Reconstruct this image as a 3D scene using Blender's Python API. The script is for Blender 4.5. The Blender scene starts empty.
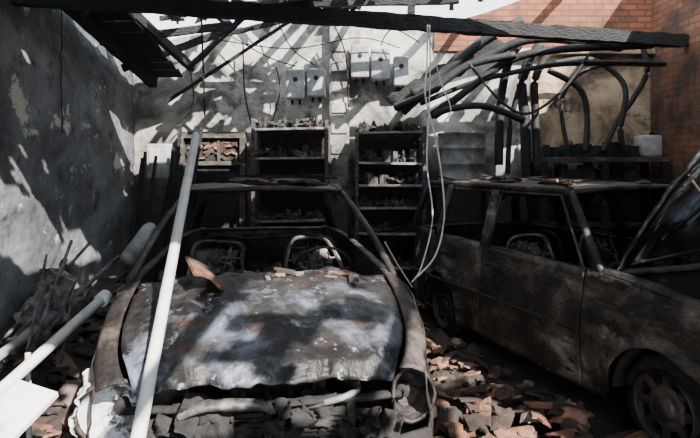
import bpy, math, random
from mathutils import Vector, Matrix, noise
random.seed(7)
C = bpy.context.scene.collection
def nz(x,y,z,s=1.0): return noise.noise(Vector((x*s,y*s,z*s)))

# ---------------- materials ----------------
def mat(name, stops, scale=3.0, detail=8.0, rough=0.8, metal=0.0, bump=0.3, bscale=25.0,
        spots=None, stretch=(1,1,1), dist=0.4, zdark=None):
    m = bpy.data.materials.new(name); m.use_nodes=True
    nt=m.node_tree; N=nt.nodes; Lk=nt.links
    b=N['Principled BSDF']; b.inputs['Roughness'].default_value=rough; b.inputs['Metallic'].default_value=metal
    tc=N.new('ShaderNodeTexCoord'); mp=N.new('ShaderNodeMapping'); mp.inputs['Scale'].default_value=stretch
    Lk.new(tc.outputs['Object'],mp.inputs['Vector'])
    n=N.new('ShaderNodeTexNoise'); n.inputs['Scale'].default_value=scale; n.inputs['Detail'].default_value=detail
    n.inputs['Roughness'].default_value=0.66; n.inputs['Distortion'].default_value=dist
    Lk.new(mp.outputs[0],n.inputs['Vector'])
    r=N.new('ShaderNodeValToRGB'); Lk.new(n.outputs['Fac'],r.inputs[0])
    el=r.color_ramp.elements
    while len(el)<len(stops): el.new(0.5)
    for e,(p,c) in zip(el,stops): e.position=p; e.color=(*c,1)
    out=r.outputs[0]
    for k,(sc,lo,hi,col) in enumerate(spots or []):
        n2=N.new('ShaderNodeTexNoise'); n2.inputs['Scale'].default_value=sc; n2.inputs['Detail'].default_value=9
        n2.inputs['Roughness'].default_value=0.68
        off=N.new('ShaderNodeMapping'); off.inputs['Location'].default_value=(3.1*k+5,1.7*k,9.3)
        Lk.new(mp.outputs[0],off.inputs['Vector']); Lk.new(off.outputs[0],n2.inputs['Vector'])
        mr=N.new('ShaderNodeMapRange'); mr.inputs[1].default_value=lo; mr.inputs[2].default_value=hi
        Lk.new(n2.outputs['Fac'],mr.inputs[0])
        mx=N.new('ShaderNodeMixRGB'); Lk.new(mr.outputs[0],mx.inputs[0]); Lk.new(out,mx.inputs[1]); mx.inputs[2].default_value=(*col,1)
        out=mx.outputs[0]
    if zdark:   # darker towards the bottom, edge broken up by noise
        z0,z1,amt=zdark
        sp=N.new('ShaderNodeSeparateXYZ'); Lk.new(tc.outputs['Object'],sp.inputs[0])
        ad=N.new('ShaderNodeMath'); ad.operation='MULTIPLY_ADD'; Lk.new(n.outputs['Fac'],ad.inputs[0]); ad.inputs[1].default_value=1.6; 
        Lk.new(sp.outputs[2],ad.inputs[2])
        mr=N.new('ShaderNodeMapRange'); mr.inputs[1].default_value=z0+.8; mr.inputs[2].default_value=z1+.8; mr.inputs[3].default_value=amt; mr.inputs[4].default_value=0
        Lk.new(ad.outputs[0],mr.inputs[0])
        mx=N.new('ShaderNodeMixRGB'); Lk.new(mr.outputs[0],mx.inputs[0]); Lk.new(out,mx.inputs[1]); mx.inputs[2].default_value=(0.035,0.03,0.026,1)
        out=mx.outputs[0]
    Lk.new(out,b.inputs['Base Color'])
    bn=N.new('ShaderNodeTexNoise'); bn.inputs['Scale'].default_value=bscale; bn.inputs['Detail'].default_value=8
    Lk.new(mp.outputs[0],bn.inputs['Vector'])
    bp=N.new('ShaderNodeBump'); bp.inputs['Strength'].default_value=bump; bp.inputs['Distance'].default_value=0.03
    Lk.new(bn.outputs['Fac'],bp.inputs['Height']); Lk.new(bp.outputs[0],b.inputs['Normal'])
    return m

K=(0.008,0.008,0.009)
M={}
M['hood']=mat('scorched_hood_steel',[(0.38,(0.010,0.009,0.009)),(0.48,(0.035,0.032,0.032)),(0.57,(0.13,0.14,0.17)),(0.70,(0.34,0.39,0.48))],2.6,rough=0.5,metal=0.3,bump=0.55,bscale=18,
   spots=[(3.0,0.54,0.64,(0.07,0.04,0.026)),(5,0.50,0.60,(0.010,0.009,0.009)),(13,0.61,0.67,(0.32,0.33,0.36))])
M['metal']=mat('burnt_steel',[(0.36,(0.007,0.007,0.007)),(0.50,(0.028,0.022,0.019)),(0.64,(0.095,0.078,0.068)),(0.77,(0.28,0.265,0.26))],4,rough=0.6,metal=0.25,bump=0.4,
   spots=[(5.5,0.58,0.70,(0.085,0.044,0.026))])
M['door']=mat('burnt_door_steel',[(0.37,(0.007,0.006,0.006)),(0.49,(0.030,0.023,0.019)),(0.59,(0.10,0.082,0.068)),(0.72,(0.33,0.30,0.265))],2.6,rough=0.6,metal=0.2,bump=0.5,
   spots=[(4.5,0.56,0.68,(0.085,0.05,0.03)),(8,0.54,0.64,K),(3.3,0.61,0.70,(0.27,0.255,0.24))],stretch=(1,1,1.6))
M['ash']=mat('melted_ash_plastic',[(0.3,(0.35,0.35,0.36)),(0.55,(0.68,0.69,0.72)),(0.7,(0.84,0.85,0.87))],9,rough=0.8,bump=0.7,spots=[(6,0.58,0.64,(0.05,0.045,0.04))])
M['dark']=mat('soot_black',[(0.35,K),(0.6,(0.020,0.017,0.015)),(0.78,(0.07,0.06,0.052))],8,rough=0.9,bump=0.6)
M['stock']=mat('charred_stock',[(0.38,K),(0.56,(0.035,0.03,0.027)),(0.70,(0.16,0.14,0.125)),(0.8,(0.4,0.38,0.36))],9,rough=0.85,bump=0.5)
M['rust']=mat('rusted_steel',[(0.35,(0.02,0.013,0.010)),(0.6,(0.09,0.047,0.027)),(0.75,(0.22,0.15,0.11))],12,rough=0.8,metal=0.2,bump=0.5)
M['wire']=mat('grey_steel_frame',[(0.4,(0.05,0.044,0.04)),(0.6,(0.22,0.21,0.21)),(0.75,(0.46,0.46,0.46))],10,rough=0.6,metal=0.3)
M['char']=mat('charred_wood',[(0.35,(0.005,0.005,0.006)),(0.60,(0.015,0.013,0.013)),(0.76,(0.06,0.052,0.047))],6,rough=0.85,bump=0.9,bscale=18,stretch=(1,3,3))
M['wood']=mat('sooty_grey_wood',[(0.35,(0.02,0.017,0.014)),(0.6,(0.08,0.065,0.053)),(0.75,(0.2,0.175,0.15))],6,rough=0.85,bump=0.6,stretch=(1,3,3))
M['white']=mat('sooty_white_paint',[(0.25,(0.35,0.34,0.33)),(0.45,(0.72,0.71,0.70)),(0.7,(0.84,0.84,0.84))],4,rough=0.5,bump=0.1)
M['box']=mat('sooty_grey_enamel',[(0.3,(0.12,0.115,0.11)),(0.5,(0.29,0.29,0.285)),(0.7,(0.50,0.50,0.49))],5,rough=0.6,bump=0.1)
M['drum']=mat('sooty_drum_steel',[(0.3,(0.05,0.047,0.044)),(0.5,(0.15,0.145,0.14)),(0.7,(0.32,0.31,0.30))],4,rough=0.6,metal=.2,bump=0.2,spots=[(5,.55,.65,(0.03,.026,.023))])
M['hose']=mat('black_rubber',[(0.4,(0.005,0.005,0.006)),(0.75,(0.022,0.021,0.022))],10,rough=0.75,bump=0.3)
M['tile1']=mat('terracotta_tile',[(0.3,(0.06,0.026,0.016)),(0.5,(0.18,0.08,0.048)),(0.72,(0.36,0.185,0.125))],5,rough=0.85,bump=0.4,spots=[(3,0.49,0.61,(0.032,0.022,0.017))])
M['tile2']=mat('sooted_tile',[(0.3,(0.012,0.009,0.007)),(0.6,(0.052,0.034,0.026)),(0.75,(0.14,0.088,0.065))],5,rough=0.9,bump=0.4)
M['tile3']=mat('ashy_tile',[(0.3,(0.08,0.058,0.046)),(0.6,(0.23,0.175,0.145)),(0.75,(0.44,0.37,0.32))],5,rough=0.9,bump=0.4)
M['floor']=mat('sooty_concrete_floor',[(0.3,(0.008,0.006,0.006)),(0.55,(0.030,0.023,0.019)),(0.72,(0.10,0.076,0.06))],2.5,rough=0.85,bump=0.8,bscale=12)
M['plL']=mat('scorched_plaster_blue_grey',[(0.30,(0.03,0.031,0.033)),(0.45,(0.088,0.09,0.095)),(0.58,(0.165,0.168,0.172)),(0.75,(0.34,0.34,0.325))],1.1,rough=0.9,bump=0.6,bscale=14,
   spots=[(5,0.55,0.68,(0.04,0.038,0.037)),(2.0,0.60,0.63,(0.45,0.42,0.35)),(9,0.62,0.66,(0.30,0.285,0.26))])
M['plB']=mat('scorched_plaster_white',[(0.32,(0.035,0.032,0.029)),(0.42,(0.15,0.138,0.126)),(0.53,(0.46,0.435,0.395)),(0.72,(0.70,0.67,0.61))],1.3,rough=0.9,bump=0.5,bscale=14,
   spots=[(3.5,0.54,0.66,(0.06,0.052,0.045))],zdark=(1.2,2.6,.93))
M['plR']=mat('scorched_plaster_cream',[(0.30,(0.03,0.023,0.018)),(0.44,(0.18,0.125,0.078)),(0.56,(0.48,0.35,0.225)),(0.74,(0.62,0.48,0.34))],1.6,rough=0.9,bump=0.5,
   spots=[(2.5,0.56,0.63,(0.03,0.025,0.021))],zdark=(1.1,1.9,.95))
def brick_mat(name,ax,c1,c2,mo,soot=.42):
    m=bpy.data.materials.new(name); m.use_nodes=True; nt=m.node_tree;N=nt.nodes;Lk=nt.links
    b=N['Principled BSDF']; b.inputs['Roughness'].default_value=0.9
    tc=N.new('ShaderNodeTexCoord'); sp=N.new('ShaderNodeSeparateXYZ'); cb=N.new('ShaderNodeCombineXYZ')
    Lk.new(tc.outputs['Object'],sp.inputs[0]); Lk.new(sp.outputs[ax],cb.inputs[0]); Lk.new(sp.outputs[2],cb.inputs[1])
    br=N.new('ShaderNodeTexBrick'); br.inputs['Scale'].default_value=1.0
    br.inputs['Brick Width'].default_value=0.21; br.inputs['Row Height'].default_value=0.075; br.inputs['Mortar Size'].default_value=0.011
    br.inputs['Color1'].default_value=(*c1,1); br.inputs['Color2'].default_value=(*c2,1); br.inputs['Mortar'].default_value=(*mo,1)
    Lk.new(cb.outputs[0],br.inputs['Vector'])
    n=N.new('ShaderNodeTexNoise'); n.inputs['Scale'].default_value=2.0; n.inputs['Detail'].default_value=8; n.inputs['Roughness'].default_value=.65
    Lk.new(tc.outputs['Object'],n.inputs['Vector'])
    mr=N.new('ShaderNodeMapRange'); mr.inputs[1].default_value=soot; mr.inputs[2].default_value=soot+.2; mr.inputs[4].default_value=0.9
    Lk.new(n.outputs['Fac'],mr.inputs[0])
    mx=N.new('ShaderNodeMixRGB'); Lk.new(mr.outputs[0],mx.inputs[0]); Lk.new(br.outputs['Color'],mx.inputs[1]); mx.inputs[2].default_value=(0.03,0.022,0.017,1)
    Lk.new(mx.outputs[0],b.inputs['Base Color'])
    bp=N.new('ShaderNodeBump'); bp.inputs['Strength'].default_value=0.8; bp.inputs['Distance'].default_value=0.02; bp.invert=True
    Lk.new(br.outputs['Fac'],bp.inputs['Height']); Lk.new(bp.outputs[0],b.inputs['Normal'])
    return m
M['brB']=brick_mat('brick_back',0,(0.34,0.10,0.04),(0.20,0.058,0.026),(0.10,0.065,0.045),.48)
M['brR']=brick_mat('brick_right',1,(0.27,0.10,0.045),(0.17,0.062,0.03),(0.10,0.07,0.05),.42)

# ---------------- geometry helpers ----------------
def join(parts):
    V=[];F=[]
    for v,f in parts:
        o=len(V); V+=list(v); F+=[tuple(i+o for i in q) for q in f]
    return V,F
def mk(name,vf,mats,parent=None,smooth=False,thick=0,bevel=0,idx=None,matrix=None):
    v,f=vf
    me=bpy.data.meshes.new(name); me.from_pydata([tuple(p) for p in v],[],f); me.update()
    ms=mats if isinstance(mats,(list,tuple)) else [mats]
    for m in ms: me.materials.append(M[m])
    if idx:
        for p,i in zip(me.polygons,idx): p.material_index=i
    if smooth:
        for p in me.polygons: p.use_smooth=True
    o=bpy.data.objects.new(name,me); C.objects.link(o)
    if matrix is not None: o.matrix_world=matrix
    if thick:
        s=o.modifiers.new('s','SOLIDIFY'); s.thickness=thick; s.offset=0
    if bevel:
        s=o.modifiers.new('b','BEVEL'); s.width=bevel; s.segments=2
    if parent: o.parent=parent
    return o
def empty(name,loc=(0,0,0),rz=0):
    e=bpy.data.objects.new(name,None); e.empty_display_size=0.2; C.objects.link(e)
    e.location=loc; e.rotation_euler=(0,0,rz); return e
def grid(nu,nv,f):
    V=[];F=[]
    for i in range(nu+1):
        for j in range(nv+1): V.append(f(i/nu,j/nv))
    for i in range(nu):
        for j in range(nv):
            a=i*(nv+1)+j; F.append((a,a+1,a+nv+2,a+nv+1))
    return V,F
def box(c,s,R=None):
    V=[]
    for dx in (-.5,.5):
        for dy in (-.5,.5):
            for dz in (-.5,.5):
                p=Vector((dx*s[0],dy*s[1],dz*s[2]))
                if R is not None: p=R@p
                V.append(Vector(c)+p)
    return V,[(0,1,3,2),(4,6,7,5),(0,4,5,1),(2,3,7,6),(0,2,6,4),(1,5,7,3)]
def rot(x=0,y=0,z=0):
    from mathutils import Euler
    return Euler((math.radians(x),math.radians(y),math.radians(z))).to_matrix()
def smoothpath(pts,n=6):
    P=[Vector(p) for p in pts]
    if len(P)<3: return P
    out=[]
    for i in range(len(P)-1):
        p0=P[max(i-1,0)];p1=P[i];p2=P[i+1];p3=P[min(i+2,len(P)-1)]
        for k in range(n):
            t=k/n
            out.append(0.5*((2*p1)+(p2-p0)*t+(2*p0-5*p1+4*p2-p3)*t*t+(3*p1-p0-3*p2+p3)*t**3))
    out.append(P[-1]); return out
def tube(pts,r,seg=8,r2=None,closed=False,rough=0):
    P=[Vector(p) for p in pts]; n=len(P); V=[];F=[]; r2=r2 or r
    up=Vector((0,0,1))
    for i,p in enumerate(P):
        if closed: t=P[(i+1)%n]-P[i-1]
        else: t=P[min(i+1,n-1)]-P[max(i-1,0)]
        t.normalize()
        a=up-t*up.dot(t)
        if a.length<0.15: 
            u2=Vector((1,0,0)); a=u2-t*u2.dot(t)
        a.normalize(); b=t.cross(a)
        for k in range(seg):
            th=2*math.pi*(k+.5)/seg
            q=1+rough*noise.noise(p*7+Vector((k*1.3,0,0)))
            V.append(p+(a*math.cos(th)*r+b*math.sin(th)*r2)*q)
    m=n if closed else n-1
    for i in range(m):
        for k in range(seg):
            j=(i+1)%n
            F.append((i*seg+k,i*seg+(k+1)%seg,j*seg+(k+1)%seg,j*seg+k))
    if not closed:
        F.append(tuple(range(seg))[::-1]); F.append(tuple(range((n-1)*seg,n*seg)))
    return V,F
def beam(p0,p1,w,h,n=14,rg=0.12):
    p0=Vector(p0);p1=Vector(p1)
    pts=[p0.lerp(p1,i/n) for i in range(n+1)]
    return tube(pts,h*.7,4,w*.7,rough=rg)
def lathe(c,axis,prof,seg=32):
    ax=Vector(axis).normalized(); a=ax.orthogonal().normalized(); b=ax.cross(a); c=Vector(c)
    V=[];F=[]
    for r,h in prof:
        for k in range(seg):
            t=2*math.pi*k/seg; V.append(c+ax*h+(a*math.cos(t)+b*math.sin(t))*r)
    for i in range(len(prof)-1):
        for k in range(seg):
            F.append((i*seg+k,i*seg+(k+1)%seg,(i+1)*seg+(k+1)%seg,(i+1)*seg+k))
    return V,F
def shard(c,R,l,w,curv=0.25,t=0.014):
    nx=4; V=[];F=[]
    for s in (0,1):
        for i in range(nx+1):
            for j in range(2):
                a=(i/nx-.5); x=a*w; z=curv*w*(0.25-a*a)*1.6
                p=Vector(((j-.5)*l*(1+0.25*math.sin(i*2.1+c[0]*9)),x,z-s*t))
                V.append(Vector(c)+R@p)
    def id(s,i,j): return s*(nx+1)*2+i*2+j
    for i in range(nx):
        F.append((id(0,i,0),id(0,i,1),id(0,i+1,1),id(0,i+1,0)))
        F.append((id(1,i,0),id(1,i+1,0),id(1,i+1,1),id(1,i,1)))
        for j in (0,1): F.append((id(0,i,j),id(0,i+1,j),id(1,i+1,j),id(1,i,j)))
    for i in (0,nx): F.append((id(0,i,0),id(0,i,1),id(1,i,1),id(1,i,0)))
    return V,F
def crumple(c,R,l,w,amp,seed,n=14):
    c=Vector(c)
    return grid(n,n,lambda u,v:c+R@Vector(((u-.5)*l*(1+.25*nz(v*3,seed,1)),(v-.5)*w*(1+.25*nz(u*3,seed,5)),amp*(nz(u*2.5,v*2.5,seed)+.5*nz(u*6,v*6,seed)))))

# ---------------- room ----------------
XL,XR,YB=-2.7,3.75,7.0
YF=-1.6
def fl(u,v):
    x=XL-.3+(XR-XL+.6)*u; y=-3+10.4*v
    return (x,y,0.012*nz(x,y,0,2)-0.012)
mk('floor',grid(60,80,fl),'floor',smooth=True)
def extr(outline,axis,c0,c1):
    n=len(outline);V=[]
    for c in (c0,c1):
        for a,b in outline: V.append((a,c,b) if axis=='y' else (c,a,b))
    F=[tuple(range(n)),tuple(range(2*n-1,n-1,-1))]
    for i in range(n): F.append((i,n+i,n+(i+1)%n,(i+1)%n))
    return V,F
def wl(u,v):
    y=YF+(7.0-YF)*u; z=3.3*v
    r=0.02*nz(y,z,3,1.2)+0.008*nz(y,z,8,6)
    s=nz(y,z,5,1.6)
    if z<1.6 and s>0.12: r-=0.02
    return (XL+r,y,z)
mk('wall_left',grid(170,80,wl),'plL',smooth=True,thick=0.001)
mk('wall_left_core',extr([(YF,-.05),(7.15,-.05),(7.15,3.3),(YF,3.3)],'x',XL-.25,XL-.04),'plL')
cr=[(XL+.02,5.2+0.05*nz(0,z*.3,0,3)+0.02*nz(1,z,0,9),z) for z in [1.9+i*.05 for i in range(26)]]
mk('wall_left_crack',tube(cr,0.006,5),'dark')
mk('wall_back',extr([(XL-.25,-.05),(2.25,-.05),(2.25,3.1),(1.1,3.33),(0.6,3.28),(0.2,3.36),(-.25,3.5),(-.9,3.42),(-1.6,3.28),(-2.1,3.2),(XL-.25,2.95)],'y',YB,YB+.2),'plB')
mk('wall_back_cream',extr([(2.25,-.05),(XR+.2,-.05),(XR+.2,3.1),(2.25,3.1)],'y',YB-.01,YB+.2),'plR')
mk('wall_back_brick',extr([(1.05,3.02),(XR+.2,3.02),(XR+.2,4.3),(3.0,4.0),(2.3,3.72),(1.7,3.5),(1.05,3.32)],'y',YB-.03,YB+.2),'brB')
mk('wall_right',extr([(YF,-.05),(7.0,-.05),(7.0,4.2),(4.5,4.0),(YF,3.4)],'x',XR,XR+.2),'brR')
mk('column',join([box((-.13,6.93,1.7),(.24,.16,3.4))]+[box((-.13,6.84,.3+.25*i),(.2,.02,.13)) for i in range(12)]),'plB',bevel=0.01)
mk('trim_1',box((2.6,6.93,3.0),(2.3,.12,.07)),'plR',bevel=0.01)
# front wall with gate gap, unseen behind the viewer, added to cut ambient light
mk('unseen_wall_front',join([box((-2.0,YF-.1,1.7),(1.5,.2,3.4)),box((3.0,YF-.1,1.7),(1.6,.2,3.4)),box((.5,YF-.1,3.0),(3.6,.2,.8))]),'plL')

# broken tiled roof, out of view: gaps placed to throw sun patches and shade
parts=[]
holes=[(-1.0,2.3,.46),(-.75,3.0,.26),(3.0,1.0,.5),(1.7,2.1,.22),(2.6,3.4,.2),(0.3,4.2,.22),(2.2,.9,.33),(1.9,4.7,.25),(-1.55,1.6,.22),(3.2,2.6,.25),
       (.95,-.2,.46),(1.5,.35,.30),(2.0,-.25,.36),(1.2,-.65,.4),(.85,.3,.28),(.5,-.2,.36),(2.4,.15,.40),(2.7,-.5,.45),(2.0,.5,.25),(.1,.1,.3),(3.2,-.1,.42),(.8,-.8,.3)]
def hole(x,y):
    q=1+.45*nz(x,y,0,5)+.25*nz(x,y,4,12)
    return any((x-hx)**2+(y-hy)**2<(r*q)**2 for hx,hy,r in holes)
cs=.08
y=YF
while y<5.05:
    x=XL+.1
    while x<XR:
        if not hole(x,y) and random.random()>0.006:
            parts.append(box((x,y,3.38+random.uniform(-.006,.006)),(cs+.006,cs+.006,.02)))
        x+=cs
    y+=cs
mk('unseen_ceiling',join(parts),'tile2')
r=[]
for x in [XL+.2+.9*i for i in range(8)]:
    r.append(beam((x,YF+.05,3.29),(x+random.uniform(-.1,.1),4.95,3.29),.06,.08))
mk('unseen_rafters',join(r),'char')  # unseen, run forward to streak the hood with shade

# main charred beam
mk('charred_roof_beam',beam((-2.66,4.4,2.93),(3.73,6.25,2.98),.12,.13,90,.22),'char')
RF=empty('collapsed_roof_timbers')
r=[beam((-2.58,4.2,3.25),(-2.42,6.9,2.62),.10,.14,20),beam((-2.2,4.9,3.2),(-1.95,6.9,2.8),.07,.1,20),
   beam((-2.64,5.9,2.9),(-1.3,6.2,3.15),.06,.08),beam((-2.64,6.5,2.72),(-1.4,6.6,3.2),.06,.08)]
mk('lean_to_rafters',join(r),'char',RF)
mk('eave_boards',join([box((-2.36+random.uniform(-.03,.03),4.9+.24*i,3.16-.055*i),(.54,.23,.025),rot(x=-13+random.uniform(-5,5),z=random.uniform(-7,7))) for i in range(9)]),'char',RF)
r=[]
for x,dx,zz in [(-1.75,.25,3.3),(-1.25,-.1,3.42),(-.8,.3,3.5),(-.35,.1,3.55),(.35,-.25,3.5),(.95,.3,3.5),(1.7,-.1,3.6),(2.5,.2,3.75)]:
    r.append(beam((x,5.3,zz+.1),(x+dx,6.9,zz+.05),.055,.085,14,.3))
r.append(beam((-2.6,5.9,3.25),(1.2,6.2,3.42),.06,.07,20,.4))
r.append(beam((-2.2,6.5,3.3),(0.1,5.6,3.36),.05,.05,20,.4))
r.append(beam((.60,5.5,3.05),(.62,5.55,3.9),.07,.07,8,.2))
r.append(beam((-.9,6.1,3.45),(-1.9,6.6,2.75),.05,.05,12,.3))
r.append(beam((-.5,6.5,3.4),(-2.2,6.7,2.35),.025,.04,12,.3))
r.append(beam((-1.6,6.0,3.4),(-1.75,6.75,2.2),.02,.03,12,.3))
r.append(beam((.1,6.2,3.4),(-1.5,6.5,3.1),.04,.05,12,.3))
r.append(beam((-.2,5.6,3.45),(2.4,6.3,3.55),.05,.07,20,.4))
r.append(beam((-.9,5.4,3.5),(1.9,5.5,3.55),.07,.08,20,.4))
mk('upper_rafters',join(r),'char',RF)
parts=[];idx=[]
for i in range(110):
    x=random.uniform(-2.3,.1); y=random.uniform(5.6,6.85)
    s=shard((x,y,3.3+random.uniform(0,.13)+.04*(x+2.5)),rot(random.uniform(-40,40),random.uniform(-40,40),random.uniform(0,360)),random.uniform(.15,.35),random.uniform(.1,.2))
    if random.random()<.5: parts.append(s); idx+= [random.choice([0,1,1,2])]*len(s[1])
mk('tile_remnants',join(parts),['tile1','tile2','tile3'],RF,idx=idx)

# ---------------- back wall fittings ----------------
def shelf_unit(name,x0,x1,y,zs,top,depth=.38):
    e=empty(name,(0,0,0))
    ps=[box((x,yy,top/2),(.04,.04,top)) for x in (x0,x1) for yy in (y,y-depth)]
    mk('posts',join(ps),'wood',e,bevel=.004)
    mk('boards',join([box(((x0+x1)/2,y-depth/2,z),(x1-x0+.02,depth,.025),rot(y=random.uniform(-1.5,1.5))) for z in zs]),'drum',e)
    it=[]
    for z in zs:
        for row in range(2):
          x=x0+.05
          while x<x1-.05:
            k=random.random(); h=random.uniform(.03,.15); w=random.uniform(.03,.10)
            yy=y-depth*(.35+.35*row)+random.uniform(-.04,.04)
            if k<.3: it.append(box((x,yy,z+.015+h/2),(w*.8,w,h),rot(z=random.uniform(0,60))))
            elif k<.5: it.append(lathe((x,yy,z+.015),(0,0,1),[(0.001,0),(w*.45,0),(w*.45,h*.8),(w*.2,h),(0.001,h)],10))
            elif k<.75: it.append(shard((x,yy,z+.05),rot(random.uniform(-30,30),random.uniform(-30,30),random.uniform(0,180)),.15,.1))
            else: it.append(crumple((x,yy,z+.06),rot(random.uniform(-40,40),random.uniform(-40,40),0),.13,.12,.1,x*9+z,6))
            x+=w*.75+.01
    mk('charred_stock',join(it),'stock',e)
    mk('back_panel',box(((x0+x1)/2,y+.025,top/2),(x1-x0,.01,top)),'dark',e)
    return e
shelf_unit('storage_shelf',-1.12,-.27,6.85,[.5,.95,1.35,1.68,2.02],2.12)
shelf_unit('storage_shelf',.08,.86,6.85,[.4,.8,1.1,1.36,1.62,1.98],2.05)
def hungbox(x,z,w,h):
    e=empty('wall_heater_box',(x,6.86,z))
    V,F=box((0,0,0),(w,.2,h)); mk('casing',(V,F),'box',e,bevel=.02)
    mk('bracket',join([box((0,.11,h*.3),(w*.7,.04,.03)),box((0,.11,-h*.3),(w*.7,.04,.03))]),'rust',e)
    mk('spouts',join([lathe((-w*.2,0,-h/2-.06),(0,0,1),[(.001,0),(.015,0),(.015,.07)],8),lathe((w*.2,0,-h/2-.06),(0,0,1),[(.001,0),(.015,0),(.015,.07)],8),
        lathe((0,-.105,h*.15),(0,1,0),[(.001,0),(.03,0),(.03,.02)],12)]),'dark',e)
hungbox(-.66,2.58,.23,.36); hungbox(-.41,2.6,.22,.34); hungbox(.12,2.86,.22,.4); hungbox(.37,2.82,.23,.38); hungbox(.62,2.74,.18,.36)
e=empty('door_1')
mk('frame',join([box((-2.08,6.93,.97),(.07,.14,1.94)),box((-1.32,6.93,.97),(.07,.14,1.94)),box((-1.70,6.93,1.97),(.83,.14,.08)),box((-1.70,6.93,1.62),(.76,.08,.05))]),'wood',e,bevel=.005)
mk('dark_panel',box((-1.70,6.965,.97),(.7,.05,1.9)),'dark',e)
mk('glazing_bars',join([box((-1.9,6.92,1.8),(.03,.05,.3)),box((-1.62,6.92,1.8),(.03,.05,.3))]),'wood',e)
ps=[];idx=[]
for i in range(45):
    x=random.uniform(-2.0,-1.38); z=random.uniform(1.66,1.9)
    s=box((x,6.93,z),(.09,.04,.03),rot(random.uniform(-20,20),random.uniform(-60,60),0)); ps.append(s); idx+=[random.choice([0,1,1])]*6
mk('brick_infill',join(ps),['tile1','tile2'],e,idx=idx)
ps=[]
for i in range(9):
    x=-2.5+.07*i; ps.append(beam((x,6.2+random.uniform(-.1,.2),.05),(x+random.uniform(-.05,.2),6.72,random.uniform(1.5,2.1)),.03,.03,6))
mk('leaning_timber_stack',join(ps),'char')
mk('tin_signboard',join([box((-2.34,6.88,1.65),(.30,.04,.42)),box((-2.34,6.85,1.65),(.24,.02,.3))]),'box',bevel=.01)
e=empty('metal_drum',(1.3,6.5,0))
mk('drum_body',lathe((0,0,1.42),(0,0,1),[(.001,0),(.27,0),(.28,.01),(.28,.02),(.265,.03),(.265,.18),(.275,.19),(.265,.2),(.265,.36),(.275,.37),(.265,.38),(.265,.52),(.28,.53),(.28,.55),(.25,.55),(.25,.53),(.001,.53)],36),'drum',e,smooth=True)
mk('rack',join([box((sx*.3,sy*.2,.7),(.05,.05,1.4)) for sx in (-1,1) for sy in (-1,1)]+[box((0,0,1.4),(.72,.5,.04)),box((0,0,.7),(.66,.46,.03))]),'char',e)
e=empty('workbench')
mk('bench_top',box((2.95,6.72,1.66),(1.5,.5,.06)),'wood',e,bevel=.01)
mk('bench_lower',join([box((2.95,6.72,1.42),(1.5,.5,.04)),box((2.95,6.72,.9),(1.5,.5,.04))]),'char',e)
mk('bench_legs',join([box((x,y,.82),(.07,.07,1.64)) for x in (2.25,2.95,3.65) for y in (6.5,6.93)]),'char',e)
ps=[]
for i in range(44):
    x=random.uniform(2.3,3.3); z=random.choice([1.69,1.44]); h=random.uniform(.05,.18)
    ps.append(box((x,6.65+random.uniform(-.1,.1),z+h/2),(random.uniform(.05,.16),.12,h),rot(z=random.uniform(-30,30))))
mk('bench_clutter',join(ps),'dark',e)
e=empty('white_canister',(3.52,6.2,1.69))
mk('shell',box((0,.42,.13),(.24,.22,.26)),'box',e,bevel=.03)
mk('cap',lathe((.05,.42,.26),(0,0,1),[(.03,0),(.03,.04),(.001,.04)],12),'dark',e)

# curved pipes, hoses and conduit, right back
HT=empty('hose_and_conduit_tangle')
def hoses(name,lst,m,seg=8,par=None):
    mk(name,join([tube(smoothpath(p,7),r_,seg,rough=.06) for p,r_ in lst]),m,par,smooth=True)
hoses('collapsed_conduit',[
 ([(.6,6.4,2.2),(.95,6.3,2.5),(1.6,6.2,2.85),(2.1,6.1,2.98),(3.0,6.2,2.9)],.05),
 ([(.9,6.4,2.15),(1.2,6.3,2.35),(1.75,6.2,2.75),(2.3,6.1,2.86),(3.4,6.3,2.95)],.045),
 ([(.8,6.4,2.3),(1.3,6.3,2.5),(1.7,6.2,2.6),(2.4,6.2,2.72),(3.6,6.4,2.75)],.03),
 ([(1.9,6.3,2.95),(1.78,6.3,2.75),(1.72,6.4,2.3),(1.7,6.4,1.6)],.05),
 ([(2.1,6.3,2.9),(1.95,6.3,2.6),(1.84,6.4,2.1),(1.8,6.4,1.5)],.03),
 ([(.7,6.3,2.4),(1.0,6.3,2.6),(1.5,6.2,3.0),(1.9,6.2,3.2)],.05),
 ([(.5,6.35,2.25),(.9,6.25,2.42),(1.3,6.2,2.7),(1.8,6.1,2.8)],.045),
 ([(.95,6.3,2.15),(1.1,6.2,2.22),(1.5,6.2,2.25),(1.95,6.3,2.1)],.04)],'hose',8,HT)
hoses('drooping_hoses',[
 ([(3.15,6.42,1.75),(3.1,6.42,2.0),(3.2,6.5,2.45),(3.1,6.6,2.7),(2.8,6.6,2.85),(2.4,6.6,2.8)],.032),
 ([(2.9,6.42,1.75),(3.1,6.5,2.1),(3.35,6.6,2.4),(3.5,6.6,2.7),(3.45,6.6,3.0)],.032),
 ([(2.5,6.42,1.75),(2.45,6.5,2.3),(2.6,6.5,2.6),(2.9,6.5,2.75),(3.5,6.5,2.8)],.025),
 ([(2.15,6.42,1.5),(2.15,6.5,2.2),(2.15,6.5,2.6),(2.3,6.5,2.9)],.045),
 ([(2.05,6.5,1.3),(2.03,6.5,2.1),(2.0,6.5,2.6),(2.2,6.5,3.0)],.06),
 ([(2.7,6.42,1.75),(2.75,6.5,2.2),(2.65,6.5,2.5),(2.3,6.5,2.7)],.035),
 ([(1.3,6.1,2.7),(1.6,6.0,2.3),(1.9,6.0,2.15),(2.3,6.1,2.4),(2.6,6.1,2.8)],.016)],'hose',8,HT)
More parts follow.
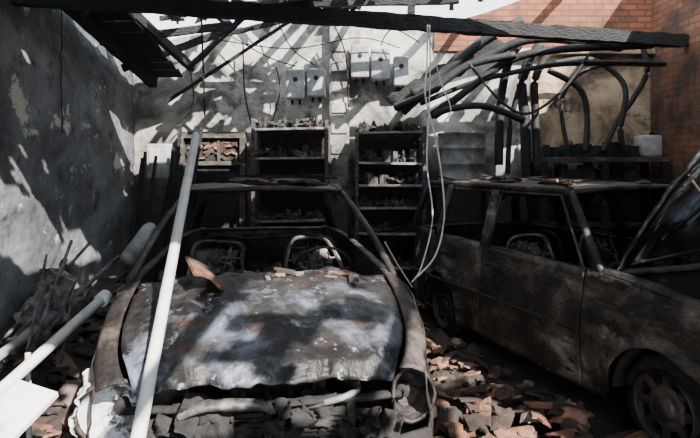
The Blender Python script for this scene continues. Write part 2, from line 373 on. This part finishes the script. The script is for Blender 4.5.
mk('fallen_tin_sheet',grid(14,8,lambda u,v:(.55+1.2*u-.15*v,6.35-.2*u+.1*v,2.2+.72*u+.16*v+.03*math.sin(u*30)+.04*nz(u*4,v*4,0))),'char',HT,smooth=True,thick=.01)
hoses('electric_wiring',[
 ([(-1.5,6.8,3.2),(-1.0,6.7,2.9),(-.66,6.8,2.8)],.008),([(-.9,6.7,3.4),(-.7,6.7,3.0),(-.41,6.8,2.8)],.008),
 ([(-.2,6.7,3.3),(-.05,6.7,2.9),(-.02,6.8,2.3)],.01),([(-1.7,6.6,3.1),(-.7,6.5,2.95),(.1,6.6,3.1),(.6,6.7,3.0)],.007),
 ([(-1.3,6.8,3.1),(-1.28,6.8,2.5),(-1.2,6.8,2.1)],.01),([(.37,6.8,3.05),(.5,6.6,3.2),(.8,6.4,3.0)],.008),
 ([(-.9,6.8,2.8),(-.85,6.8,2.5),(-.95,6.8,2.1)],.008),([(-2.0,6.8,3.0),(-1.9,6.8,2.4),(-2.1,6.8,2.1)],.008)],'hose',6)
hoses('hanging_cable',[
 ([(.72,5.2,2.9),(.70,5.1,2.5),(.66,4.9,2.2),(.75,4.8,1.75),(.80,4.75,1.2),(.72,4.7,.85),(.55,4.6,.68)],.0075),
 ([(.74,5.2,2.9),(.73,5.1,2.4),(.70,5.0,2.0),(.66,4.8,1.6),(.70,4.75,1.15),(.60,4.7,.75),(.5,4.5,.66)],.0065),
 ([(.72,5.2,2.85),(.83,5.1,2.35),(.90,5.0,2.1),(.80,4.9,1.95)],.006),
 ([(.25,4.0,1.05),(.36,4.2,.85),(.5,4.5,.62)],.006)],'white',6)

# ---------------- car builder ----------------
def build_car(P):
    e=empty('burnt_car',P['loc'],P['rz'])
    L,hw,cowl,belt,nose_z=P['L'],P['hw'],P['cowl'],P['belt'],P['nose_z']
    xm=L/2; R=.325; cz=.27; wheels=P['wheels']
    def W(x):
        t=abs((x-xm)/(L/2)); return hw*(1-.2*t**5)
    def zt(x):
        if x>cowl:
            t=(x-cowl)/(L-cowl); return belt-(belt-nose_z)*t**1.5
        return belt+.02*math.sin(max(0,min(1,(cowl-x)/cowl))*math.pi*.5)
    def prof(z,x):
        t=(z-.5)/.45
        return 1-.075*max(0,t)**2-.05*max(0,-t)**2+ (0.012 if .52<z<.58 else 0)
    def zb(x):
        z=.19
        for c in wheels:
            d=abs(x-c)
            if d<R: z=max(z,cz+math.sqrt(R*R-d*d))
        return z
    cr=P.get('crumple',.01)
    def yside(x,z): return W(x)*prof(z,x)
    def fz(x,u): 
        a=zb(x); return a+(zt(x)-a)*u
    secs=P['secs']
    for s,nm in ((-1,'right'),(1,'left')):
        for k,(a,b,pn) in enumerate(secs):
            n=max(6,int((b-a)/.018))
            def f(u,v,a=a,b=b,s=s):
                x=a+(b-a)*u; z=fz(x,v)
                y=yside(x,z)
                for c in wheels:
                    d=math.hypot(x-c,z-cz)
                    if d<R+.07: y+=.022*(1-(d-R)/.07) if d>R-.01 else .022
                y+=cr*nz(x,z,s*3,4)+cr*.5*nz(x,z,s*5,11)
                return (x,s*y,z)
            mk(f'{pn}_{nm}',grid(n,16,f),P.get('sidemat','door'),e,smooth=True,thick=.006)
        mk(f'inner_side_{nm}',grid(60,6,lambda u,v:(.05+(cowl-.05)*u, s*W(.05+(cowl-.05)*u)*.86, fz(.05+(cowl-.05)*u,v))),'dark',e,smooth=True)
        def capf(u,v):
            x=.05+(cowl-.05)*u; return (x,s*(yside(x,zt(x))*(1-v)+W(x)*.86*v)-0,zt(x)-.004)
        mk(f'belt_rail_{nm}',grid(40,2,capf),'metal',e,smooth=True,thick=.012)
        def ft(u,v):
            x=cowl-.05+(L-cowl+.02)*u; y0=yside(x,zt(x)); y1=P['hoodw'](max(0,(x-cowl)/(L-cowl)))+.012
            return (x,s*(y0+(y1-y0)*v),zt(x)+.028*math.sin(v*math.pi*.6)+cr*.7*nz(x,v,s,6))
        mk(f'fender_top_{nm}',grid(30,6,ft),P.get('sidemat','door'),e,smooth=True,thick=.006)
        for c in wheels:
            mk('wheel_arch_liner',grid(24,4,lambda u,v:(c+R*math.cos(math.pi*u),s*(.42+(W(c)*.97-.42)*v),cz+R*math.sin(math.pi*u))),'dark',e,smooth=True)
            w=[]; yo=s*(W(c)-.03)
            w.append(lathe((c,yo,cz),(0,-s,0),[(.195,0),(.2,.005),(.185,.02),(.175,.05),(.175,.13),(.2,.15),(.19,.0)],36))
            w.append(lathe((c,yo,cz),(0,-s,0),[(.001,.02),(.05,.02),(.06,.035),(.10,.03),(.12,.045)],24))
            for k in range(8):
                a=k*math.pi/4
                w.append(box((c+.14*math.cos(a),yo-s*.045,cz+.14*math.sin(a)),(.09,.012,.045),Matrix.Rotation(-a,3,'Y')))
            mk('wheel_rim',join(w),'metal',e,smooth=False)
            mk('brake_disc',lathe((c,yo-s*.09,cz),(0,-s,0),[(.001,0),(.13,0),(.13,.02),(.001,.02)],28),'rust',e)
            tp=[(c+.232*math.cos(t),yo-s*.07,cz+.232*math.sin(t)) for t in [2*math.pi*i/40 for i in range(40)]]
            mk('burnt_tyre',tube(tp,.055,10,.035,closed=True,rough=.45),'dark',e,smooth=True)
    mk('floor_pan',grid(20,4,lambda u,v:(.1+(L-.15)*u,(v-.5)*2*hw*.72,.22+.02*nz(u*9,v*5,0))),'dark',e)
    mk('firewall',grid(4,6,lambda u,v:(cowl-.04,(v-.5)*2*hw*.84,.25+(belt-.3)*u)),'dark',e,thick=.01)
    mk('cowl_panel',grid(6,14,lambda u,v:(cowl-.13+.14*u+.05*(1-(2*v-1)**2),(v-.5)*2*hw*.86,belt-.01+.01*math.sin(u*3)+.012*nz(u*3,v*8,2,2))),'metal',e,smooth=True,thick=.01)
    ds=[tube([(cowl-.28,y,belt-.10) for y in (-hw*.84,0,hw*.84)],.03,8)]
    for y in (-.45,-.15,.15,.5): ds.append(box((cowl-.24,y,belt-.16),(.05,.05,.16),rot(0,20,0)))
    for i in range(40):
        y=random.uniform(-hw*.75,hw*.75); ds.append(box((cowl-.22+random.uniform(-.12,.06),y,belt-.09+random.uniform(0,.09)),(.09,random.uniform(.03,.14),.03),rot(random.uniform(-60,60),random.uniform(-50,50),random.uniform(0,90))))
    mk('dashboard_remains',join(ds),'metal',e)
    sw=[(cowl-.45+.07*math.cos(t)*1.0,.36+.18*math.sin(t),belt-.02+.15*math.cos(t)) for t in [2*math.pi*i/28 for i in range(28)]]
    mk('steering_wheel',join([tube(sw,.009,6,closed=True),tube([(cowl-.45,.18,belt-.02),(cowl-.42,.36,belt-.04),(cowl-.45,.54,belt-.02)],.01,6),tube([(cowl-.45,.36,belt-.02),(cowl-.2,.36,belt-.14)],.02,6)]),'metal',e,smooth=True)
    rx0,rx1,rz,rw=P['roof']
    def rf(u,v):
        x=rx0+(rx1-rx0)*u; q=2*v-1
        xx=x+(.06*(1-q*q) if u>.9 else 0)
        w=rw*(1-.06*(2*u-1)**4)
        z=rz+.035*(1-q*q)+.02*math.sin(math.pi*u)-P['sag']*math.exp(-((u-.55)**2+(q*.6)**2)*6)+.016*nz(x,q,1,3)+.006*nz(x,q,1,9)
        return (xx,q*w,z)
    mk('roof_panel',grid(36,24,rf),'metal',e,smooth=True,thick=.008)
    pl=[]
    pr=P.get('pr',.022)
    for s in (-1,1):
        ab=(cowl-.03,s*(hw*.90),belt); at=(rx1,s*rw*.96,rz+.0)
        am=((ab[0]+at[0])/2-.0,(ab[1]+at[1])/2+s*.012,(ab[2]+at[2])/2+.02)
        pl.append(tube(smoothpath([ab,am,at],5),pr,8,pr*1.2,rough=.15))
        pl.append(tube(smoothpath([(rx0,s*rw*.95,rz),( (rx0+rx1)/2,s*(rw+.01),rz+.01),at],6),P.get('rail',.026),8,.026,rough=.15))
        for x,xt,w in P['pillars']:
            pl.append(tube([(x,s*hw*.905,belt),((x+xt)/2,s*(hw*.905+rw)*.505,(belt+rz)/2),(xt,s*rw*.97,rz)],.02,6,w))
            def pp(u,v,x=x,xt=xt,w=w,s=s):
                xx=x+(xt-x)*u+(v-.5)*w*2.6; yy=hw*.935+(rw*1.02-hw*.935)*u
                return (xx,s*(yy+.006),belt+(rz-belt)*u)
            mk('pillar_panel',grid(8,3,pp),P.get('sidemat','door'),e,smooth=True,thick=.008)
        dz=(rx0,s*rw*.93,rz); db=(P['tail'],s*hw*.84,belt)
        pl.append(tube([db,((db[0]+dz[0])/2-.02,(db[1]+dz[1])/2,(db[2]+dz[2])/2),dz],.03,8,.05))
        for poly in P['frames']:
            pts=[]
            for x,t in poly:
                y=hw*.93+(rw*1.0-hw*.93)*t; pts.append((x,s*(y+.012),belt+(rz-.03-belt)*t))
            pl.append(tube(pts,.012,6))
    pl.append(tube([(rx1+.0,-rw*.95,rz),(rx1+.05,-rw*.5,rz+.02),(rx1+.06,0,rz+.03),(rx1+.05,rw*.5,rz+.02),(rx1,rw*.95,rz)],.02,8,.03))
    pl.append(tube([(rx0,-rw*.93,rz),(rx0-.03,0,rz+.02),(rx0,rw*.93,rz)],.02,8,.03))
    pl.append(tube([(P['tail'],-hw*.84,belt),(P['tail']-.08,0,belt),(P['tail'],hw*.84,belt)],.02,8,.03))
    mk('pillars_and_window_frames',join(pl),P.get('pilmat','metal'),e,smooth=True)
    def tf(u,v):
        q=2*v-1; return (-.10*(1-q*q)+.03+.06*u,q*yside(0,.3+.6*u)*1.0,.28+(belt-.28)*u)
    mk('tailgate',grid(10,20,tf),'metal',e,smooth=True,thick=.008)
    def warp(vf,k):
        return [Vector(p)+Vector((nz(p[0],p[1],p[2],4),nz(p[1],p[2],p[0],4),.6*nz(p[2],p[0],p[1],4)))*k for p in vf[0]],vf[1]
    def seat(x,y):
        s=[]; h=belt-.44
        pb=[(x,y-.2,.42),(x-.13,y-.21,.42+h*.6),(x-.18,y-.16,.42+h+.06),(x-.19,y,.42+h+.09),(x-.18,y+.16,.42+h+.06),(x-.13,y+.21,.42+h*.6),(x,y+.2,.42)]
        s.append(tube(smoothpath(pb,5),.014,6))
        s.append(tube([(x-.1,y-.2,.42+h*.5),(x-.1,y+.2,.42+h*.5)],.008,5)); s.append(tube([(x-.16,y-.18,.42+h*.9),(x-.16,y+.18,.42+h*.88)],.008,5))
        for k in range(14):
            p=[(x-.12+random.uniform(-.06,.1),y+random.uniform(-.17,.17),.42+h*random.uniform(.2,1.1)) for _ in range(4)]
            s.append(tube(smoothpath(p,5),.005,5))
        s.append(crumple((x-.15,y,.42+h*.75),rot(0,80,10),.28,.3,.10,x+y))
        s.append(tube([(x+.45,y-.2,.40),(x,y-.2,.42),(x,y+.2,.42),(x+.45,y+.2,.40),(x+.45,y-.2,.40)],.014,6))
        for k in range(6): s.append(tube([(x+.07*k,y-.2,.41),(x+.07*k,y+.2,.41)],.005,5))
        s.append(box((x+.2,y,.3),(.4,.36,.06)))
        return warp(join(s),.07)
    mk('front_seat_frames',join([seat(P['seatx'],-.36),seat(P['seatx'],.36)]),'wire',e,smooth=False)
    mk('rear_bench_frame',warp(join([tube(smoothpath([(P['rearx'],-.6,.45),(P['rearx']-.2,-.6,belt-.05),(P['rearx']-.22,0,belt-.04),(P['rearx']-.2,.6,belt-.05),(P['rearx'],.6,.45)],5),.014,6)]+[tube([(P['rearx'],y,.45),(P['rearx']-.2,y,belt-.06)],.006,5) for y in (-.4,-.2,0,.2,.4)]),.05),'metal',e)
    # front structure
    fr=[tube(smoothpath([(L-.10,-.56,.62),(L-.05,-.3,.635),(L-.03,0,.64),(L-.05,.3,.635),(L-.10,.56,.62)],5),.014,6,.03,rough=.3),
        tube(smoothpath([(L-.05,-.68,.45),(L+.08,-.35,.46),(L+.12,0,.46),(L+.08,.35,.46),(L-.05,.68,.45)],5),.045,6,.02),
        tube(smoothpath([(L-.05,-.62,.24),(L+.04,0,.22),(L-.05,.62,.24)],5),.03,6)]
    for y in (-.34,.34,0): fr.append(tube([(L-.05,y,.64),(L+.04,y,.24)],.012,6,.02))
    mk('front_crossmembers',join(fr),'dark',e,smooth=True)
    mk('melted_bumper_shreds',join([crumple((L-.02+random.uniform(-.05,.05),y,.58+random.uniform(-.08,.05)),rot(random.uniform(-70,70),random.uniform(30,90),random.uniform(-40,40)),random.uniform(.07,.17),random.uniform(.07,.17),.07,y*7,10) for y in (-.48,-.42,-.35,-.28,-.2,-.12,-.02,.05,.12,.2,.27,.35,.42,.5)]),'dark',e,smooth=True,thick=.004)
    if P.get('ring'):
        mk('radiator_top_tank',join([tube(smoothpath([(L-.03,-.34,.62),(L-.0,-.26,.655),(L+.02,-.15,.665),(L+.0,-.03,.65),(L-.03,.02,.62)],5),.022,8,.03,rough=.3),
            tube(smoothpath([(L-.05,.15,.61),(L-.02,.3,.65),(L-.1,.38,.66),(L-.25,.3,.66)],5),.014,8)]),'wire',e,smooth=True)
    ra=[box((L-.06,0,.42),(.03,.64,.36))]+[box((L-.04,0,.26+.02*i),(.02,.62,.006)) for i in range(17)]
    mk('radiator',join(ra),'dark',e)
    en=[box((L-.42,.05,.52),(.36,.42,.34),rot(0,8,0)),box((L-.42,.05,.72),(.2,.44,.07),rot(0,8,0)),
        lathe((L-.4,-.3,.6),(0,1,0),[(.001,0),(.09,0),(.09,.05),(.05,.05),(.001,.05)],20),
        lathe((L-.55,.36,.70),(0,0,1),[(.001,0),(.12,0),(.12,.05),(.001,.05)],22)]
    for k in range(4): en.append(tube(smoothpath([(L-.3,-.1+.1*k,.66),(L-.2,-.1+.1*k,.62),(L-.17,-.1+.1*k,.45)],4),.022,8))
    en.append(box((L-.32,-.45,.62),(.2,.24,.2)))
    for s in (-1,1): en.append(lathe((wheels[1]+.02,s*.5,.33),(0,0,1),[(.13,0),(.12,.3),(.08,.38),(.001,.39)],20))
    mk('engine_block',join(en),'metal',e,smooth=False,bevel=.008)
    mk('engine_hoses',join([tube(smoothpath([(L-.7+random.uniform(0,.5),random.uniform(-.5,.5),.68+random.uniform(0,.07)) for _ in range(4)],6),random.uniform(.008,.018),6) for _ in range(14)]),'wire' if P['hood']['open'] else 'metal',e,smooth=True)
    for s in (-1,1):
        hs=1.2 if s<0 else .95
        def hf(u,v,s=s):
            a=2*math.pi*u; k=(1+.12*nz(u*5,v*4,s,1))*hs
            rr=v**.6
            return (L-.17+.09*v*v+.015*nz(u*9,v*5,s), s*(.585+.03*v)+.10*rr*math.cos(a)*k, .62+.115*rr*math.sin(a)*k)
        mk('headlamp_bowl_'+('left' if s>0 else 'right'),grid(36,10,hf),'ash' if s<0 else 'metal',e,smooth=True,thick=.006)
        rim=[hf(i/30,1) for i in range(30)]
        mk('headlamp_rim_'+('left' if s>0 else 'right'),tube(rim,.010,6,closed=True,rough=.5),'metal',e,smooth=True)
        mk('headlamp_bulb_holder_'+('left' if s>0 else 'right'),lathe((L-.18,s*.585,.62),(1,0,0),[(.001,0),(.035,0),(.03,.05),(.012,.06),(.012,.10),(.001,.10)],14),'dark',e)
    if P.get('ring'):
        mk('peeled_lamp_plastic',join([crumple((L-.08,-.64,.48),rot(60,60,20),.2,.26,.08,1.1),crumple((L-.20,-.73,.66),rot(80,10,0),.32,.16,.05,2.1)]),'ash',e,smooth=True,thick=.004)
    H=P['hood']
    hl=L-cowl
    def hf(u,v):
        q=2*v-1; w=P['hoodw'](u)
        bow=.10*(1-q*q)
        x=cowl+.01+.05*(1-q*q)*(1-u)+(hl-.03+bow)*u
        z=belt+.015-(belt-nose_z-.03)*u**1.7+.05*(1-q*q)+.018*math.exp(-((abs(q)-.55)/.08)**2)*(1-u*.4)-(.045*max(0,u-.93)/.07)
        z+=H['dent']*(nz(x,q,4,3.0)+.6*nz(x,q,9,8)+.3*nz(x,q,2,17))
        x+=.02*nz(q*4,u,3,2)*u
        p=Vector((x,q*w,z))
        if H['open']:
            o=Vector((cowl+.02,0,belt+.02)); d=p-o; a=H['open']
            p=o+Vector((d.x*math.cos(a)-d.z*math.sin(a),d.y,d.x*math.sin(a)+d.z*math.cos(a)))
        return p
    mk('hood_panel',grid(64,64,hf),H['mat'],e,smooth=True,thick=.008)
    if H['open']:
        def rib(pts):
            return tube([Vector(hf(u,v))-Vector((-math.sin(H['open']),0,math.cos(H['open'])))*.02 for u,v in pts],.012,6,.025)
        mk('hood_inner_ribs',join([rib([(.05,.05),(.5,.05),(.97,.05)]),rib([(.05,.95),(.5,.95),(.97,.95)]),rib([(.97,.05),(.97,.5),(.97,.95)]),rib([(.05,.05),(.05,.5),(.05,.95)]),rib([(.05,.2),(.5,.45),(.97,.5)]),rib([(.05,.8),(.5,.55),(.97,.5)])]),'hood',e,smooth=True)
        mk('hood_prop',tube([(L-.1,-.55,.72),hf(.6,.08)],.007,6),'rust',e)
    return e

small=dict(L=3.55,hw=.815,cowl=2.68,belt=.955,nose_z=.715,wheels=(.6,2.93),loc=(0,0,0),rz=0,crumple=.016,ring=1,
  secs=[(0,1.02,'rear_quarter'),(1.03,2.30,'door'),(2.31,3.5,'front_fender')],
  hoodw=lambda t:.65-.02*t-.12*t**5, roof=(.42,1.72,1.405,.575),sag=.03,tail=.12,pr=.018,
  pillars=[(1.02,1.0,.04)],frames=[[(1.06,0),(1.06,1),(1.7,1),(2.5,0)]],seatx=1.6,rearx=.75,
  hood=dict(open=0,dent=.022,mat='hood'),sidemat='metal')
f=Vector((.155,-.988)); n=Vector((-.31,2.12)); o=n-f*3.65
small['loc']=(o.x,o.y,0); small['rz']=math.atan2(f.y,f.x)
car1=build_car(small)
wag=dict(L=3.95,hw=.79,cowl=2.76,belt=.93,nose_z=.74,wheels=(.82,3.18),crumple=.018,rail=.034,
  secs=[(0,.73,'rear_quarter'),(.74,1.50,'rear_door'),(1.51,2.62,'front_door'),(2.63,3.9,'front_fender')],
  hoodw=lambda t:.66-.02*t-.12*t**5, roof=(.22,2.30,1.41,.58),sag=.03,tail=.06,
  pillars=[(.72,.74,.035),(1.5,1.47,.045)],frames=[[(.78,0),(.78,1),(1.44,1),(1.46,0)],[(1.56,0),(1.55,1),(2.24,1),(2.62,0)],[(.2,0),(.3,1),(.68,1),(.68,0)]],seatx=1.75,rearx=.95,
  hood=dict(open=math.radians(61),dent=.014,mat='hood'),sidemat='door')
wag['loc']=(1.28,6.29,0); wag['rz']=math.atan2(-.937,.349)
car2=build_car(wag)
for nm,x in (('handle_front',1.68),('handle_rear',.95)):
    mk(nm,box((x,-.787,.80),(.16,.02,.03)),'dark',car2,bevel=.006)
mk('side_moulding',tube([(.2,-.80,.55),(1.0,-.815,.55),(2.6,-.80,.55)],.014,6,.008),'dark',car2)
mk('headliner_rags',join([crumple((random.uniform(.5,2.2),random.uniform(-.5,.5),1.37),rot(random.uniform(-15,15),random.uniform(-15,15),random.uniform(0,90)),.35,.3,.08,i*1.7,10) for i in range(8)]),'dark',car2,smooth=True)

# debris lying on the cars
parts=[];idx=[]
def add_sh(c,l,w,mi,rx=8,ry=8):
    s=shard(c,rot(random.uniform(-rx,rx),random.uniform(-ry,ry),random.uniform(0,360)),l,w); parts.append(s); idx.extend([mi]*len(s[1]))
s=shard((-.72,2.80,1.055),rot(38,-10,115),.22,.19); parts.append(s); idx.extend([0]*len(s[1]))
for c,l,w,m in [((-.05,2.98,1.03),.10,.07,0),((.02,2.9,1.02),.07,.05,1),((-.35,3.0,1.04),.1,.06,1)]:
    add_sh(c,l,w,m,14,14)
for i in range(14):
    u=random.random(); add_sh((-.42+random.uniform(-.5,.5),2.88+.12*u,1.02+.03*u),random.uniform(.02,.05),random.uniform(.02,.03),random.choice([1,1,2]))
for i in range(20):
    t=random.random(); add_sh((-.63+random.uniform(-.45,.4),4.05+1.1*t,1.455+random.uniform(0,.02)),random.uniform(.1,.3),random.uniform(.06,.16),random.choice([1,1,1,0]))
for i in range(22):
    x=random.uniform(.3,2.2); y=random.uniform(-.5,.5); fw=Vector((.349,-.937)); lw=Vector((.937,.349))
    p=Vector((1.28,6.29))+fw*x+lw*y
    add_sh((p.x,p.y,1.46+random.uniform(-.01,.02)),random.uniform(.1,.24),random.uniform(.06,.13),random.choice([0,1,1,1]),8,8)
mk('tile_shards_on_cars',join(parts),['tile1','tile2','tile3'],idx=idx)
mk('charred_lath',join([beam((-1.0,4.2,1.52),(-.1,4.3,1.50),.03,.02,8,.3),beam((-.8,4.5,1.51),(-.2,4.2,1.52),.02,.02,8,.3)]),'char')

# floor rubble
parts=[];idx=[]
def inside_car(x,y):
    for (ox,oy),fv,L_,h in (((o.x,o.y),f,3.75,.80),((1.28,6.29),Vector((.349,-.937)),4.1,.80)):
        d=Vector((x-ox,y-oy)); a=d.dot(fv); b=d.dot(Vector((-fv.y,fv.x)))
        if -.1<a<L_ and abs(b)<h: return True
    return False
cnt=0
while cnt<1500:
    x=random.uniform(-2.5,3.6); y=random.uniform(1.6,6.5)
    if inside_car(x,y): continue
    if x<-.8 and random.random()<.7: continue
    cnt+=1
    hgt=.03+.12*max(0,nz(x,y,0,1.5)+.4)*random.random()
    big=random.random()
    s=shard((x,y,hgt),rot(random.uniform(-28,28),random.uniform(-28,28),random.uniform(0,360)),.05+.20*big**3,.04+.09*big)
    parts.append(s); idx+=[random.choices([0,1,2],[.36,.57,.07])[0]]*len(s[1])
mk('roof_tile_rubble',join(parts),['tile1','tile2','tile3'],idx=idx)

# ---------------- left side junk ----------------
mk('leaning_white_pole',tube([(-.545,.83,.03),(-.72,1.9,.67),(-1.03,3.75,1.80)],.026,12,.026),'white',smooth=True)
HP=empty('rubble_heap')
def heap(u,v):
    x=-2.62+1.09*u; y=2.0+4.1*v
    h=(.42*(1-u)**.8+.12)*(.8+.5*nz(x,y,0,1.8))*(1 if u<.95 else .2)
    return (x,y,max(.0,h+.05*nz(x,y,2,7)))
mk('ash_mound',grid(30,80,heap),'floor',HP,smooth=True)
parts=[];idx=[]
for i in range(200):
    u=.12+.88*random.random(); v=random.random(); p=Vector(heap(u,v))
    s=shard((p.x,p.y,p.z+.03),rot(random.uniform(-35,35),random.uniform(-35,35),random.uniform(0,360)),random.uniform(.06,.26),random.uniform(.05,.14))
    parts.append(s); idx+=[random.choice([0,1,1,2])]*len(s[1])
mk('tile_pieces',join(parts),['tile1','tile2','tile3'],HP,idx=idx)
mk('white_board',box((-1.52,2.36,.46),(.22,.54,.03),rot(24,10,-14)),'white',bevel=.004)
def hollow(p0,p1,r):
    p0=Vector(p0);p1=Vector(p1);l=(p1-p0).length
    return lathe(p0,p1-p0,[(r,0),(r,l),(r*.85,l),(r*.85,0),(r,0)],20)
JK=empty('scrap_pipes')
mk('white_pipe',join([hollow((-1.66,2.60,.52),(-1.48,3.35,.80),.030),lathe((-1.485,3.33,.79),(.18,.75,.28),[(.030,0),(.042,0),(.042,.06),(.030,.06)],20)]),'white',JK,smooth=True)
mk('grey_pipe',join([hollow((-1.95,2.85,.50),(-1.85,3.85,.72),.028),lathe((-1.85,3.82,.715),(.1,1,.22),[(.03,0),(.042,0),(.042,.06),(.03,.06)],20)]),'box',JK,smooth=True)
mk('scrap_rods',join([tube([(-1.75,3.0,.5),(-1.95,3.6,1.02)],.008,6),tube([(-1.85,3.2,.45),(-1.84,3.7,1.1)],.012,6),tube([(-1.6,3.1,.5),(-1.9,3.9,.9)],.008,6),
   tube([(-2.1,3.4,.4),(-1.65,4.0,.95)],.014,8),tube([(-2.3,3.6,.4),(-2.0,4.3,1.0)],.012,8),box((-1.78,3.5,.85),(.1,.05,.14),rot(20,30,10)),box((-1.9,3.7,.75),(.06,.2,.05),rot(30,0,20)),
   crumple((-1.9,3.5,.7),rot(40,20,0),.25,.3,.1,4.4),crumple((-2.1,4.0,.75),rot(60,-20,0),.3,.3,.1,5.4)]),'wire',JK)
mk('gas_cylinder',lathe((-1.72,4.3,.86),(.25,.7,.6),[(.001,0),(.05,0),(.06,.02),(.06,.34),(.045,.38),(.02,.4),(.001,.4)],20),'box',JK,smooth=True)
mk('white_post',tube([(-1.66,2.9,0),(-1.68,2.92,.62)],.014,8),'white',JK)

# ---------------- light & camera ----------------
w=bpy.data.worlds.new('sky'); bpy.context.scene.world=w; w.use_nodes=True
bg=w.node_tree.nodes['Background']; bg.inputs[0].default_value=(0.82,0.91,1.0,1); bg.inputs[1].default_value=4.2
sd=bpy.data.lights.new('sun','SUN'); sd.energy=24.0; sd.angle=math.radians(.55); sd.color=(1,.96,.90)
so=bpy.data.objects.new('sun',sd); C.objects.link(so)
so.rotation_euler=Vector((-.55,.75,-.75)).to_track_quat('-Z','Y').to_euler()
cd=bpy.data.cameras.new('camera'); cd.sensor_width=36; cd.lens=28.8; cd.shift_y=-54/700; cd.clip_start=.05
co=bpy.data.objects.new('camera',cd); C.objects.link(co); co.location=(0,0,1.6); co.rotation_euler=(math.pi/2,0,0)
bpy.context.scene.camera=co
